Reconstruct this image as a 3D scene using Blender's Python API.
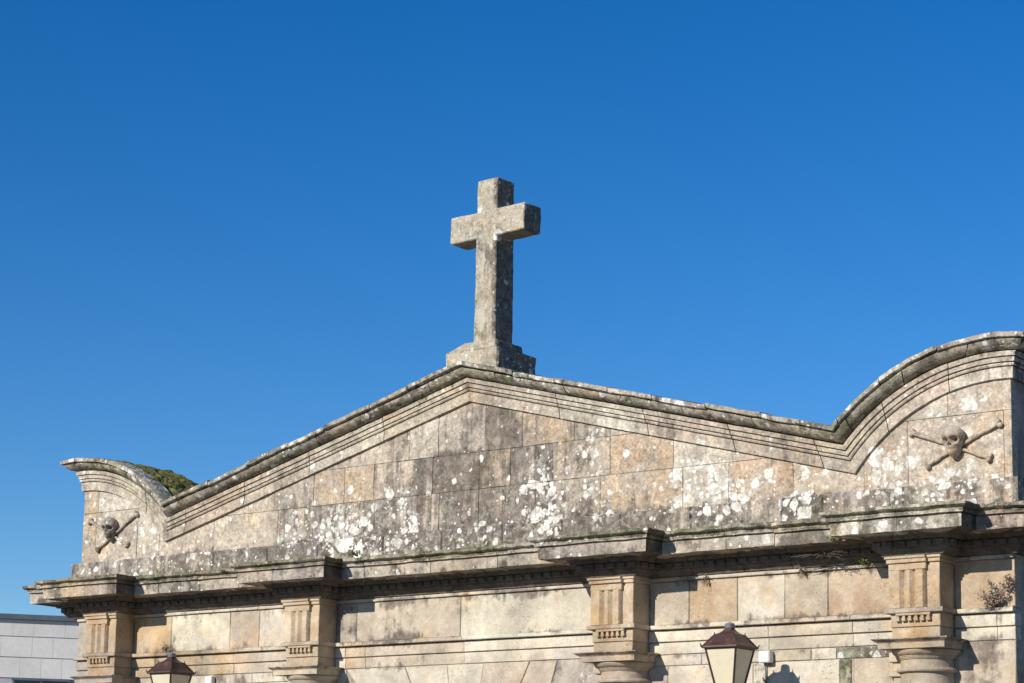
import bpy, bmesh, math, random
from mathutils import Vector, Matrix, noise
from math import radians, sin, cos, sqrt, atan2, pi
random.seed(7)
sc = bpy.context.scene
for o in list(bpy.data.objects): bpy.data.objects.remove(o)
COL = sc.collection

# ------------------------------------------------------------------ camera
cd = bpy.data.cameras.new('camera'); cam = bpy.data.objects.new('camera', cd); COL.objects.link(cam)
cd.sensor_width = 36; cd.lens = 74.806; cd.shift_y = 0.1499; cd.clip_start = .1; cd.clip_end = 3000
R_ = Vector((0.7969243, 0.6038229, 0.0175952)); U_ = Vector((0.0822223, -0.137281, 0.9871137)); F_ = Vector((-0.5984573, 0.7852081, 0.1590503))
M = Matrix((R_, U_, -F_)).transposed().to_4x4(); M.translation = Vector((14.43334, -18.16146, 1.65))
cam.matrix_world = M
sc.camera = cam

# ------------------------------------------------------------------ sky, sun, exposure
S_ = Vector((-.235, -1, .48)).normalized()          # towards the sun
w = bpy.data.worlds.new('World'); sc.world = w; w.use_nodes = True
nt = w.node_tree; nt.nodes.clear()
wo = nt.nodes.new('ShaderNodeOutputWorld'); bg = nt.nodes.new('ShaderNodeBackground'); sk = nt.nodes.new('ShaderNodeTexSky')
hs = nt.nodes.new('ShaderNodeHueSaturation')
sk.sky_type = 'NISHITA'; sk.sun_disc = False
sk.sun_elevation = math.asin(S_.z); sk.sun_rotation = atan2(S_.x, S_.y)
sk.air_density = 1.0; sk.dust_density = 0.0; sk.ozone_density = 4.5; sk.altitude = 300
hs.inputs['Saturation'].default_value = 1.32; hs.inputs['Hue'].default_value = .508
nt.links.new(sk.outputs[0], hs.inputs['Color']); nt.links.new(hs.outputs[0], bg.inputs[0]); nt.links.new(bg.outputs[0], wo.inputs[0])
bg.inputs[1].default_value = 0.105
sl = bpy.data.lights.new('sun', 'SUN'); so = bpy.data.objects.new('sun', sl); COL.objects.link(so)
sl.energy = 5.0; sl.angle = radians(.53); sl.color = (1, .93, .82)
so.rotation_euler = S_.to_track_quat('Z', 'Y').to_euler(); so.location = S_ * 60
vs = sc.view_settings; vs.view_transform = 'Standard'; vs.look = 'None'; vs.gamma = 1; vs.use_curve_mapping = False
vs.exposure = 0.22

# ------------------------------------------------------------------ material helpers
class NT:
    def __init__(s, name):
        s.m = bpy.data.materials.new(name); s.m.use_nodes = True
        s.t = s.m.node_tree; s.t.nodes.clear()
        s.out = s.t.nodes.new('ShaderNodeOutputMaterial'); s.b = s.t.nodes.new('ShaderNodeBsdfPrincipled')
        s.t.links.new(s.b.outputs[0], s.out.inputs[0])
        s.pos = s.t.nodes.new('ShaderNodeNewGeometry').outputs['Position']
    def set(s, inp, v):
        if isinstance(v, bpy.types.NodeSocket): s.t.links.new(v, inp)
        elif isinstance(v, (tuple, list)) and len(v) == 3 and inp.type == 'RGBA': inp.default_value = (*v, 1)
        else: inp.default_value = v
    def math(s, op, a, b=0.0, clamp=False):
        n = s.t.nodes.new('ShaderNodeMath'); n.operation = op; n.use_clamp = clamp
        s.set(n.inputs[0], a); s.set(n.inputs[1], b); return n.outputs[0]
    def vmul(s, v, sc3):
        n = s.t.nodes.new('ShaderNodeVectorMath'); n.operation = 'MULTIPLY'; s.set(n.inputs[0], v); n.inputs[1].default_value = sc3; return n.outputs[0]
    def vadd(s, a, b):
        n = s.t.nodes.new('ShaderNodeVectorMath'); n.operation = 'ADD'; s.set(n.inputs[0], a); s.set(n.inputs[1], b); return n.outputs[0]
    def noise(s, scale, detail=3, rough=.55, vec=None, col=False, off=0):
        n = s.t.nodes.new('ShaderNodeTexNoise'); n.inputs['Scale'].default_value = scale; n.inputs['Detail'].default_value = detail; n.inputs['Roughness'].default_value = rough
        v = vec if vec is not None else s.pos
        if off: v = s.vadd(v, (off, off * 1.7, off * .6))
        s.set(n.inputs['Vector'], v); return n.outputs['Color' if col else 'Fac']
    def ss(s, x, lo, hi, a=0.0, b=1.0):
        n = s.t.nodes.new('ShaderNodeMapRange'); n.interpolation_type = 'SMOOTHSTEP'
        s.set(n.inputs[0], x); s.set(n.inputs[1], lo); s.set(n.inputs[2], hi); n.inputs[3].default_value = a; n.inputs[4].default_value = b; return n.outputs[0]
    def lin(s, x, lo, hi, a, b):
        n = s.t.nodes.new('ShaderNodeMapRange'); n.clamp = False
        s.set(n.inputs[0], x); n.inputs[1].default_value = lo; n.inputs[2].default_value = hi; n.inputs[3].default_value = a; n.inputs[4].default_value = b; return n.outputs[0]
    def mix(s, f, a, b, mode='MIX'):
        n = s.t.nodes.new('ShaderNodeMix'); n.data_type = 'RGBA'; n.blend_type = mode
        s.set(n.inputs[0], f); s.set(n.inputs[6], a); s.set(n.inputs[7], b); return n.outputs[2]
    def attr(s, name):
        n = s.t.nodes.new('ShaderNodeAttribute'); n.attribute_name = name; return n
    def vor(s, scale, vec):
        n = s.t.nodes.new('ShaderNodeTexVoronoi'); n.inputs['Scale'].default_value = scale; s.set(n.inputs['Vector'], vec); return n
    def bump(s, h, strength=.5, dist=.01):
        n = s.t.nodes.new('ShaderNodeBump'); n.inputs['Strength'].default_value = strength; n.inputs['Distance'].default_value = dist
        s.set(n.inputs['Height'], h); s.t.links.new(n.outputs[0], s.b.inputs['Normal'])
    def done(s, col, rough=.9, spec=.2):
        s.set(s.b.inputs['Base Color'], col); s.set(s.b.inputs['Roughness'], rough); s.b.inputs['Specular IOR Level'].default_value = spec
        return s.m

def stone(name, streak=1.0, pale=.5, speck=1.0, crust=((.05, .06, .02), (.27, .28, .17)), gdark=1.0, neutral=(.36, .315, .26), blot=.75):
    """weathered granite: 'tint' = colour of the block, 'wear' = (white lichen, moss, grime or painted shade) amounts"""
    s = NT(name)
    tint = s.attr('tint').outputs['Color']
    wn = s.t.nodes.new('ShaderNodeSeparateColor'); s.t.links.new(s.attr('wear').outputs['Color'], wn.inputs[0])
    wr, wg, wb = wn.outputs[0], wn.outputs[1], wn.outputs[2]
    warp = s.vadd(s.pos, s.vmul(s.noise(9, 3, .6, col=True), (.09, .09, .09)))
    n1 = s.noise(2.3, 4, .6); n2 = s.noise(13, 4, .65); n3 = s.noise(120, 2, .6)
    # each stone fades in blotches towards the weathered skin that all of them share
    bl = s.math('MULTIPLY', s.ss(s.noise(3.3, 5, .68, off=13), .40, .62), blot)
    tint = s.mix(bl, tint, s.mix(s.noise(1.1, 3, off=19), tuple(v * .86 for v in neutral), tuple(v * 1.18 for v in neutral)))
    base = s.mix(1.0, tint, s.lin(n1, .3, .7, .72, 1.24), 'MULTIPLY')
    base = s.mix(1.0, base, s.lin(n2, .25, .75, 1 - .3 * speck, 1 + .26 * speck), 'MULTIPLY')
    base = s.mix(1.0, base, s.lin(n3, .25, .75, 1 - .16 * speck, 1 + .16 * speck), 'MULTIPLY')
    base = s.mix(1.0, base, s.lin(s.noise(34, 3, .7, off=17), .3, .7, 1 - .24 * speck, 1 + .22 * speck), 'MULTIPLY')
    # iron-ochre and rosy staining
    base = s.mix(s.ss(s.noise(1.9, 3, .6, off=7), .52, .74, 0, .55), base, s.mix(1, base, (1.12, .86, .58), 'MULTIPLY'))
    base = s.mix(s.ss(s.noise(2.6, 3, .6, off=21), .55, .75, 0, .5), base, s.mix(1, base, (.86, .9, .95), 'MULTIPLY'))
    # grime: vertical runs plus cloudy biofilm
    run = s.lin(s.noise(1, 4, .6, vec=s.vmul(s.pos, (9, 9, .8))), 0, 1, -.12, 1.12)
    cloud = s.noise(4.2, 5, .68, off=3)
    g = s.math('ADD', s.math('MULTIPLY', run, .5 * streak), s.math('MULTIPLY', cloud, 1 - .5 * streak))
    gm = s.ss(g, s.math('SUBTRACT', .74, s.math('MULTIPLY', wb, .5)), s.math('SUBTRACT', .89, s.math('MULTIPLY', wb, .5)))
    gm = s.math('MULTIPLY', gm, s.lin(s.noise(30, 3, .7), .3, .7, .68, .92), True)
    gcol = s.mix(s.ss(s.noise(6, 4, .65, off=11), .35, .65), tuple(v * gdark for v in (.055, .046, .040)), tuple(v * gdark for v in (.165, .135, .117)))
    col = s.mix(gm, base, gcol)
    # small dark specks
    dv = s.vor(34, warp); dm = s.math('MULTIPLY', s.ss(dv.outputs['Distance'], .16, .26, 1, 0), s.ss(s.noise(3.1, 2, off=31), .5, .66, 0, .6))
    col = s.mix(dm, col, (.06, .052, .045))
    # moss / pale green crust
    mn = s.noise(11, 5, .7, off=5)
    mm = s.ss(mn, s.math('SUBTRACT', .74, s.math('MULTIPLY', wg, .5)), s.math('SUBTRACT', .86, s.math('MULTIPLY', wg, .5)))
    mcol = s.mix(s.ss(s.noise(5, 3, off=15), .5 - .3 * pale, .75 - .3 * pale), crust[0], crust[1])
    col = s.mix(s.math('MULTIPLY', mm, .85), col, mcol)
    # white crustose lichen: rosettes of several sizes
    lm = None
    for sc_, k, o_ in ((5.2, .6, 0), (9, .6, 3.3), (19, .5, 9.1)):
        v = s.vor(sc_, s.vadd(warp, (o_, o_, o_)))
        cs = s.t.nodes.new('ShaderNodeSeparateColor'); s.t.links.new(v.outputs['Color'], cs.inputs[0])
        rad = s.math('MULTIPLY', s.math('SUBTRACT', s.math('MULTIPLY', wr, 1.5), s.math('MULTIPLY', cs.outputs[0], .95)), k)
        rad = s.math('MINIMUM', rad, s.lin(cs.outputs[1], 0, 1, .24, .54))
        e = s.math('SUBTRACT', rad, v.outputs['Distance'])
        e = s.ss(e, -.03, .06)
        e = s.math('MULTIPLY', e, s.ss(rad, .06, .14))
        lm = e if lm is None else s.math('MAXIMUM', lm, e)
    hz = s.math('MULTIPLY', s.ss(s.noise(15, 6, .75, off=41), .46, .62), s.math('MULTIPLY', wr, .95), True)
    col = s.mix(hz, col, (.43, .41, .36))
    lm = s.math('MULTIPLY', lm, s.ss(s.noise(42, 3, .7), .3, .55, .5, 1))
    lcol = s.mix(s.ss(s.noise(10, 4, .65, off=4), .38, .6), (.42, .41, .365), (.76, .735, .68))
    col = s.mix(s.math('MULTIPLY', lm, .93), col, lcol)
    h = s.math('ADD', s.math('MULTIPLY', s.noise(7, 5, .65), 1.2), s.math('MULTIPLY', s.noise(60, 3, .6), .45))
    h = s.math('ADD', h, s.math('MULTIPLY', lm, .12)); h = s.math('ADD', h, s.math('MULTIPLY', mm, .35))
    s.bump(h, .75, .016)
    return s.done(col, .93, .15)

def plain(name, col, rough=.6, spec=.3, var=.15, scale=8, metal=0, bump=0):
    s = NT(name)
    c = s.mix(1, col, s.lin(s.noise(scale, 4, .6), .25, .75, 1 - var, 1 + var), 'MULTIPLY')
    c = s.mix(1, c, s.lin(s.noise(scale * 9, 3, .6), .25, .75, 1 - var * .5, 1 + var * .5), 'MULTIPLY')
    s.b.inputs['Metallic'].default_value = metal
    if bump: s.bump(s.noise(scale * 5, 4, .65), .5, bump)
    return s.done(c, rough, spec)

M_ped = stone('weathered pediment granite', 1.0, .4, 1.45, gdark=.8, neutral=(.345, .295, .238), blot=.8)
M_low = stone('cut granite', .7, .3, .45, neutral=(.455, .395, .305), blot=.6)
M_crown = stone('mossy cornice granite', .45, .45, 1.1, gdark=.55, crust=((.045, .05, .018), (.22, .22, .13)), neutral=(.38, .335, .275))  # dark gdark deepens the painted shade under the cornice
M_cross = stone('lichened cross granite', .6, .75, 1.3, crust=((.16, .145, .08), (.42, .40, .33)), gdark=.7, neutral=(.33, .30, .235), blot=.6)
M_carve = stone('carved granite', .3, .4)

def mk_moss():
    s = NT('thick moss')
    a = s.noise(9, 5, .7); b = s.noise(55, 4, .7)
    c = s.mix(s.ss(a, .35, .65), (.045, .05, .015), (.26, .24, .075))
    c = s.mix(s.ss(s.noise(3, 3), .5, .7), c, (.11, .085, .035))
    c = s.mix(s.ss(b, .55, .75, 0, .6), c, (.15, .15, .055))
    bare = s.ss(s.noise(4.2, 5, .7, off=8), .56, .64)
    c = s.mix(bare, c, s.mix(s.noise(14, 4, .7), (.10, .085, .06), (.30, .27, .21)))
    c = s.mix(s.ss(s.noise(6, 4, .7, off=28), .55, .68, 0, .8), c, (.12, .085, .04))
    s.bump(s.math('ADD', a, s.math('MULTIPLY', b, .6)), 1, .03)
    return s.done(c, 1, .05)
M_moss = mk_moss()

# ------------------------------------------------------------------ mesh builder
def nz(v, f=1.0): return noise.noise(Vector(v) * f)
class MB:
    def __init__(s): s.v = []; s.f = []; s.t = []; s.w = []
    def vert(s, p, tint=(.45, .39, .31), wear=(0, 0, 0)):
        s.v.append(Vector(p)); s.t.append(tint); s.w.append(wear); return len(s.v) - 1
    def face(s, *i): s.f.append(i)
    def quadgrid(s, pts, tint, wear):
        """pts[j][i] world points; tint const; wear func"""
        ids = [[s.vert(p, tint, wear(p)) for p in row] for row in pts]
        for j in range(len(ids) - 1):
            for i in range(len(ids[0]) - 1):
                s.face(ids[j][i], ids[j][i + 1], ids[j + 1][i + 1], ids[j + 1][i])
        return ids
    def box(s, x0, x1, y0, y1, z0, z1, tint=(.45, .39, .31), wear=lambda p: (0, 0, 0), step=.09, ch=.006, amp=.0025, top=None, q=None):
        """block of stone seen from -y: gridded front with worn arris, sides back to y1. q: 4 corners (x,z) bl br tr tl; top: clip height"""
        c = q or [(x0, z0), (x1, z0), (x1, z1), (x0, z1)]
        W = max(abs(c[1][0] - c[0][0]), abs(c[2][0] - c[3][0]), 1e-3); H = max(abs(c[3][1] - c[0][1]), abs(c[2][1] - c[1][1]), 1e-3)
        nx = max(1, int(W / step)); nzn = max(1, int(H / step))
        us = [0] + [min(ch / W, .2)] + [(i / nx) for i in range(1, nx)] + [1 - min(ch / W, .2)] + [1]
        vv = [0] + [min(ch / H, .2)] + [(i / nzn) for i in range(1, nzn)] + [1 - min(ch / H, .2)] + [1]
        rows = []
        for jv, v in enumerate(vv):
            row = []
            for iu, u in enumerate(us):
                x = (c[0][0] * (1 - u) + c[1][0] * u) * (1 - v) + (c[3][0] * (1 - u) + c[2][0] * u) * v
                zz = (c[0][1] * (1 - u) + c[1][1] * u) * (1 - v) + (c[3][1] * (1 - u) + c[2][1] * u) * v
                if top:
                    t = top(x)
                    if zz > t: zz = max(min(t, zz), c[0][1] + .002 * v)
                y = y0
                if jv in (0, len(vv) - 1) or iu in (0, len(us) - 1): y += ch * (1 + 1.3 * nz((x, 3, zz), 9) + .8 * nz((x, 8, zz), 31))
                y += amp * nz((x, y0, zz), 5) + amp * .7 * nz((x, y0 + 5, zz), 17)
                row.append((x, y, zz))
            rows.append(row)
        ids = s.quadgrid(rows, tint, wear)
        n, m = len(us), len(vv)
        ring = [ids[0][i] for i in range(n)] + [ids[j][n - 1] for j in range(1, m)] + [ids[m - 1][i] for i in range(n - 2, -1, -1)] + [ids[j][0] for j in range(m - 2, 0, -1)]
        back = []
        for r in ring:
            p = s.v[r]; back.append(s.vert((p.x, y1, p.z), tint, s.w[r]))
        k = len(ring)
        for i in range(k): s.face(ring[i], back[i], back[(i + 1) % k], ring[(i + 1) % k])
        s.f.append(tuple(back[::-1]))
    def cuboid(s, x0, x1, y0, y1, z0, z1, tint=(.45, .39, .31), wear=(0, 0, 0), b=.004, rot=None, org=None):
        bm = bmesh.new(); bmesh.ops.create_cube(bm, size=1)
        for v in bm.verts: v.co = Vector(((x0 + x1) / 2 + v.co.x * (x1 - x0), (y0 + y1) / 2 + v.co.y * (y1 - y0), (z0 + z1) / 2 + v.co.z * (z1 - z0)))
        if b: bmesh.ops.bevel(bm, geom=list(bm.edges), offset=b, segments=1, affect='EDGES', profile=.5)
        s.add_bm(bm, tint, wear, rot, org)
    def add_bm(s, bm, tint=(.45, .39, .31), wear=(0, 0, 0), rot=None, org=None):
        bm.verts.ensure_lookup_table(); k = len(s.v)
        for v in bm.verts:
            p = v.co.copy()
            if rot is not None: p = rot @ (p - org) + org
            s.vert(p, tint, wear(p) if callable(wear) else wear)
        for f in bm.faces: s.f.append(tuple(k + v.index for v in f.verts))
        bm.free()
    def lathe(s, cx, cy, prof, n=40, tint=(.45, .39, .31), wear=lambda p: (0, 0, 0), cap=True):
        rows = []
        for r, z in prof: rows.append([s.vert((cx + r * cos(2 * pi * i / n), cy + r * sin(2 * pi * i / n), z), tint, wear(Vector((cx, cy - r, z)))) for i in range(n)])
        for j in range(len(rows) - 1):
            for i in range(n): s.face(rows[j][i], rows[j][(i + 1) % n], rows[j + 1][(i + 1) % n], rows[j + 1][i])
        if cap: s.f.append(tuple(rows[0][::-1])); s.f.append(tuple(rows[-1]))
    def tube(s, p0, p1, r0, r1, n=10, tint=(.45, .39, .31), wear=(0, 0, 0), flat=1.0):
        p0 = Vector(p0); p1 = Vector(p1); d = (p1 - p0).normalized(); a = d.orthogonal().normalized(); b = d.cross(a)
        A = []; B = []
        for i in range(n):
            q = a * cos(2 * pi * i / n) + b * sin(2 * pi * i / n)
            A.append(s.vert(p0 + q * r0, tint, wear)); B.append(s.vert(p1 + q * r1, tint, wear))
        for i in range(n): s.face(A[i], A[(i + 1) % n], B[(i + 1) % n], B[i])
        s.f.append(tuple(A[::-1])); s.f.append(tuple(B))
    def build(s, name, mat, parent=None, smooth=35, loc=None, label=None):
        me = bpy.data.meshes.new(name); me.from_pydata([tuple(v) for v in s.v], [], s.f)
        for nm, data in (('tint', s.t), ('wear', s.w)):
            a = me.attributes.new(nm, 'FLOAT_COLOR', 'POINT')
            a.data.foreach_set('color', [c for x in data for c in (x[0], x[1], x[2], 1)])
        bm = bmesh.new(); bm.from_mesh(me); bmesh.ops.recalc_face_normals(bm, faces=bm.faces); bm.to_mesh(me); bm.free()
        if smooth: me.shade_smooth(); me.set_sharp_from_angle(angle=radians(smooth))
        if loc is not None: me.transform(Matrix.Translation(-Vector(loc)))
        me.materials.append(mat); me.update()
        o = bpy.data.objects.new(name, me); COL.objects.link(o)
        if parent is not None:
            o.parent = parent
            if loc is None: o.matrix_parent_inverse = Matrix.Translation(-world_loc(parent))
        if loc is not None:
            o.location = Vector(loc) - (world_loc(parent) if parent is not None else Vector())
        if label: o['label'] = label
        return o
def world_loc(o):
    p = o.location.copy()
    q = o.parent
    if q is not None: p = p + (o.matrix_parent_inverse.translation) + world_loc(q)
    return p
def empty(name, loc, label, cat, group=None):
    o = bpy.data.objects.new(name, None); COL.objects.link(o); o.location = loc; o.empty_display_size = .2
    return tag(o, label, cat, group)
def tag(o, label, cat, group=None):
    o['label'] = label; o['category'] = cat
    if group: o['group'] = group
    return o

# ------------------------------------------------------------------ wear maps (where lichen, moss and grime grow, plus shade painted in as grime)
SPOTS = [(-1.75,5.35,.28),(-1.62,5.11,.21),(-2.13,5.14,.22),(-1.89,5.01,.19),(-2.58,5.3,.17),(-2.65,5.09,.19),(-2.8,5.1,.11),(-1.08,5.41,.19),(-.82,5.16,.11),(-1.31,4.91,.17),(-1.06,4.89,.11),(-.3,5.29,.07),(.5,5.31,.08),(.96,5.57,.14),(1.03,5.43,.11),(.86,5.38,.11),(1.09,5.07,.19),(.89,5.11,.12),(1.24,5.19,.17),(1.24,5,.11),(1.64,5.89,.17),(1.54,5.71,.1),(1.63,5.35,.14),(1.62,5.19,.12),(1.78,5.07,.12),(1.77,4.94,.1),(2.88,5.4,.17),(2.69,5.31,.1),(3.03,5.33,.17),(3.14,5.15,.17),(3.26,5.28,.22),(3.41,5.17,.11),(3.35,5.08,.14),(3.49,5.09,.11),(3.75,5.22,.11),(3.59,5.13,.07),(3.82,5.11,.08),(4.27,5.16,.12),(3.55,4.88,.1),(4.2,4.92,.19),(4.16,4.93,.08),(5.11,5.34,.17),(5.17,5.19,.17),(5.08,5.1,.12),(5.19,4.99,.12),(4.96,5.11,.1),(5.76,4.95,.22),(5.55,4.92,.14),(6.01,5.02,.11),(6.26,5,.11),(5.93,5.79,.11),(6.03,5.8,.08),(-5.82,5.64,.14),(-5.92,5.81,.11),(-5.66,5.4,.08),(-5.15,5.24,.17),(-4.96,4.97,.14),(-4.72,4.83,.11),(-5.26,5.5,.12),(-4.88,5.16,.11),(-6.26,5.96,.1),(-5.6,5.08,.11),(2.8,5.15,.2),(2.75,5.3,.12)]
def wear_ped(gm=1.0, lm=1.0):
    def f(p):
        x, z = p[0], p[2]
        l = .31 + .17 * nz((x, 2, z), 1.3)
        for sx, sz, sr in SPOTS:
            d2 = ((x - sx) ** 2 + (z - sz) ** 2) / (sr * sr)
            if d2 < 5: l += (.44 + .5 * nz((x, 6, z), 8)) * math.exp(-d2 * 1.2)
        if z < 5.2: l += .13 * min(1, (5.2 - z) / .25)
        if abs(x) > 4.7: l += .06
        g = .42 + .42 * math.exp(-((x - .1) / 1.7) ** 2) + .22 * math.exp(-((x + 2.5) / .8) ** 2) * (1 if z < 5.45 else .3)
        if z < 5.05: g += .30
        if z > 5.9 and -.55 < x < .2: g -= .3
        if abs(x) > 4.7: g -= .06
        m = .0
        if z < 4.84: m = .5 + .5 * nz((x, 0, 0), 1.7)
        return (max(0, min(1, l * lm)), m, max(0, min(1, g * gm)))
    return f
def wear_low(p):
    x, z = p[0], p[2]
    st = max(0, 1 - abs(z - 4.25) / .10) * .42 + max(0, 1 - abs(z - 3.82) / .09) * .45 + max(0, 1 - abs(z - 3.50) / .06) * .32
    return (.05 + .12 * max(0, nz((x, 9, z), 1.1)), .1 + .2 * nz((x, 1, z), 1.3), .31 + .28 * nz((x, 4, z), .9) + st * (.7 + .9 * nz((x, 0, 3), 2.2)))
def wear_shade_crown(p):
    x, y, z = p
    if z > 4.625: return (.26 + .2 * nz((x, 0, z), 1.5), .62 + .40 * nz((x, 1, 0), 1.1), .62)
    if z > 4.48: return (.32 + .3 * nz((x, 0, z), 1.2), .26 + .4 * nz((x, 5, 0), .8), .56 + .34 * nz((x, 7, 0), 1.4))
    return (.03, .22, .98)  # bed mouldings: shade under the cornice painted in as near-full grime
def wear_shade_side(p): return (.05, .42 + .3 * nz(p, 3), .98) if p[2] > 4.48 else (.03, .2, .98)  # mossy returns, darkened further to paint in their shade
def wear_rake(p): return (.42 + .22 * nz(p, 1.4), .50 + .3 * nz(p, .9), .58 + .3 * nz(p, 2))
def wear_slab(p): return (.48 + .2 * nz(p, 1.4), .52 + .3 * nz(p, .9), .5 + .25 * nz(p, 1.7))
def wear_fascia(p): return (.31 + .22 * nz(p, 1.2), .22 + .3 * nz(p, .8), .42 + .3 * nz(p, 1))
def wear_shade_cross(p): 
    if p[0] > (.55 if 8.36 < p[2] < 8.70 else .135): return (.34 + .3 * nz(p, 4), .30, 1.0)      # right face: shade painted in as a black film, a few pale crusts
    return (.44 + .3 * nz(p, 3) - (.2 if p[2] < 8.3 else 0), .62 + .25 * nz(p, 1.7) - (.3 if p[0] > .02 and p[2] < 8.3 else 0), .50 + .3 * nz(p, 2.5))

BEIGE = (.455, .385, .30); OCHRE = (.40, .292, .185); PALE = (.52, .475, .385); GREY = (.335, .297, .255); ROSE = (.38, .31, .235)
BROWN = (.30, .24, .19); DARK = (.17, .15, .13); ORANGE = (.405, .29, .19)
def jit(c, a=.05):
    k = 1 + random.uniform(-a, a); return tuple(max(.02, v * k * (1 + random.uniform(-a, a) * .35)) for v in c)

# ------------------------------------------------------------------ dimensions of the gate
E = 6.39; EL = 6.31; DEP = .88; H_ = .265; PR = .30
PX = (-5.53, -2.16, 2.14, 5.535)
CC = (6.28, 4.085); RT = 1.865
def topz(x):                                      # lower edge of the raking mouldings
    x = abs(x); r = 6.43 - .26 * x
    if x > 4.70:
        d = RT * RT - (x - CC[0]) ** 2
        a = CC[1] + sqrt(max(d, 0))
        return max(min(r, 9), a) if x > 4.756 else r
    return r
CS = cos(math.atan(.26))
def ray_pt(n, p, u, sg):
    """n: distance outward of the tympanum edge, p: projection; u in 0..1 rake, 1..2 arc, 2..3 end return"""
    r = RT + n; zb = 6.43 + n / CS
    # valley: zb-.26x = Cz+sqrt(r^2-(x-Cx)^2)
    k = zb - CC[1]; a = 1 + .0676; b = -2 * CC[0] - 2 * .26 * k; c = CC[0] ** 2 + k * k - r * r
    xv = (-b - sqrt(b * b - 4 * a * c)) / (2 * a)
    if u <= 1: x = xv * u; return Vector((sg * x, -p, zb - .26 * x))
    th0 = math.acos(max(-1, min(1, (xv - CC[0]) / r))); xe = (E if sg > 0 else EL) + p; th1 = math.acos((xe - CC[0]) / r)
    if u <= 2:
        th = th0 + (th1 - th0) * (u - 1); return Vector((sg * (CC[0] + r * cos(th)), -p, CC[1] + r * sin(th)))
    return Vector((sg * xe, -p + (DEP + p) * (u - 2), CC[1] + r * sin(th1)))
LEN = (4.9, 2.0, .9)
def ray_sweep(mb, prof, breaks, sg, tints, wear, amp=.004, nj=0.0, close=True):
    for bi in range(len(breaks) - 1):
        u0, u1 = breaks[bi], breaks[bi + 1]
        g = .0055 / LEN[min(2, int(u0))]
        us = [u0 + (g if bi or u0 > 0 else 0)]
        nn = 0
        a = u0
        while a < u1 - 1e-6:
            seg = int(a + 1e-6); e = min(u1, seg + 1); k = max(1, int((e - a) * LEN[min(2, seg)] / .07))
            for i in range(1, k + 1): us.append(a + (e - a) * i / k)
            a = e
        if u1 < 3: us[-1] -= .0055 / LEN[min(2, int(u1 - 1e-6))]
        dn = random.uniform(-nj, nj); dp = random.uniform(-nj, nj) * .7; t = jit(tints[bi % len(tints)], .1)
        rows = []
        for u in us:
            row = []
            for n, p in prof:
                q = ray_pt(n + dn, p + dp, u, sg)
                q += Vector((0, amp * nz(q, 6) + amp * .9 * nz(q, 21), amp * nz(q + Vector((9, 0, 0)), 7) * (1 if n > .3 else .3)))
                row.append(q)
            rows.append(row)
        ids = mb.quadgrid(rows, t, wear)
        mb.f.append(tuple(ids[0][::-1])); mb.f.append(tuple(ids[-1]))

# ================================================================== SETTING: ground
gm_ = NT('granite paving')
bt = gm_.t.nodes.new('ShaderNodeTexBrick'); gm_.t.links.new(gm_.pos, bt.inputs['Vector']); bt.inputs['Scale'].default_value = 1.2
bt.inputs['Color1'].default_value = (.17, .145, .115, 1); bt.inputs['Color2'].default_value = (.13, .115, .095, 1); bt.inputs['Mortar'].default_value = (.14, .13, .11, 1); bt.inputs['Mortar Size'].default_value = .012
gm_.done(gm_.mix(1, bt.outputs[0], gm_.lin(gm_.noise(2, 4), .3, .7, .8, 1.2), 'MULTIPLY'), .85)
g = MB(); N_ = 40
rows = [[(-600 + 1200 * i / N_, -600 + 1200 * j / N_, 0) for i in range(N_ + 1)] for j in range(N_ + 1)]
g.quadgrid(rows, (.3, .27, .23), lambda p: (0, 0, 0))
go = g.build('ground', gm_.m, smooth=0); go['kind'] = 'structure'

# ================================================================== THE GATE
gate = empty('cemetery_gate', (0, 0, 0), 'weathered granite cemetery gateway with lichen-spotted pediment, columns and curved ends', 'gateway')

# core of the masonry (mortar behind the joints), with the arched passage
core = MB(); xs = sorted(set([-6.305, 6.385] + [-6.305 + 12.69 * i / 150 for i in range(151)] + [-1.3, 1.3]))
def arch(x): return 1.75 + sqrt(max(0, 1.3 ** 2 - x * x)) if abs(x) < 1.3 else 0
ci = []
for x in xs:
    t = topz(x) + .35; b = arch(x) if abs(x) < 1.2999 else 0
    ci.append([core.vert((x, .014, b), (.27, .235, .195), (0, .1, .4)), core.vert((x, .014, t), (.27, .235, .195), (0, .1, .5)), core.vert((x, DEP, t), (.3, .26, .22), (.1, 0, .4)), core.vert((x, DEP, b), (.3, .26, .22), (.1, 0, .4))])
for a, b in zip(ci, ci[1:]):
    for k in range(4): core.face(a[k], b[k], b[(k + 1) % 4], a[(k + 1) % 4])
core.f.append(tuple(ci[0])); core.f.append(tuple(ci[-1][::-1]))
core.build('masonry_core', M_low, gate, smooth=0)

# lower wall: blocks, voussoirs
lw = MB(); G = .003
def course(mb, z0, z1, brk, tints, y0=0., wear=wear_low, yb=.12, top=None, ch=.006, a=.05, g=G):
    for i in range(len(brk) - 1):
        mb.box(brk[i] + g, brk[i + 1] - g, y0 + random.uniform(-.002, .002), yb, z0 + g, z1 - g, jit(tints[i % len(tints)], a), wear, top=top, ch=ch)
def wear_dirty(p): return (.34 + .2 * nz(p, 4), .45 + .2 * nz(p, 2), .72)
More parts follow.
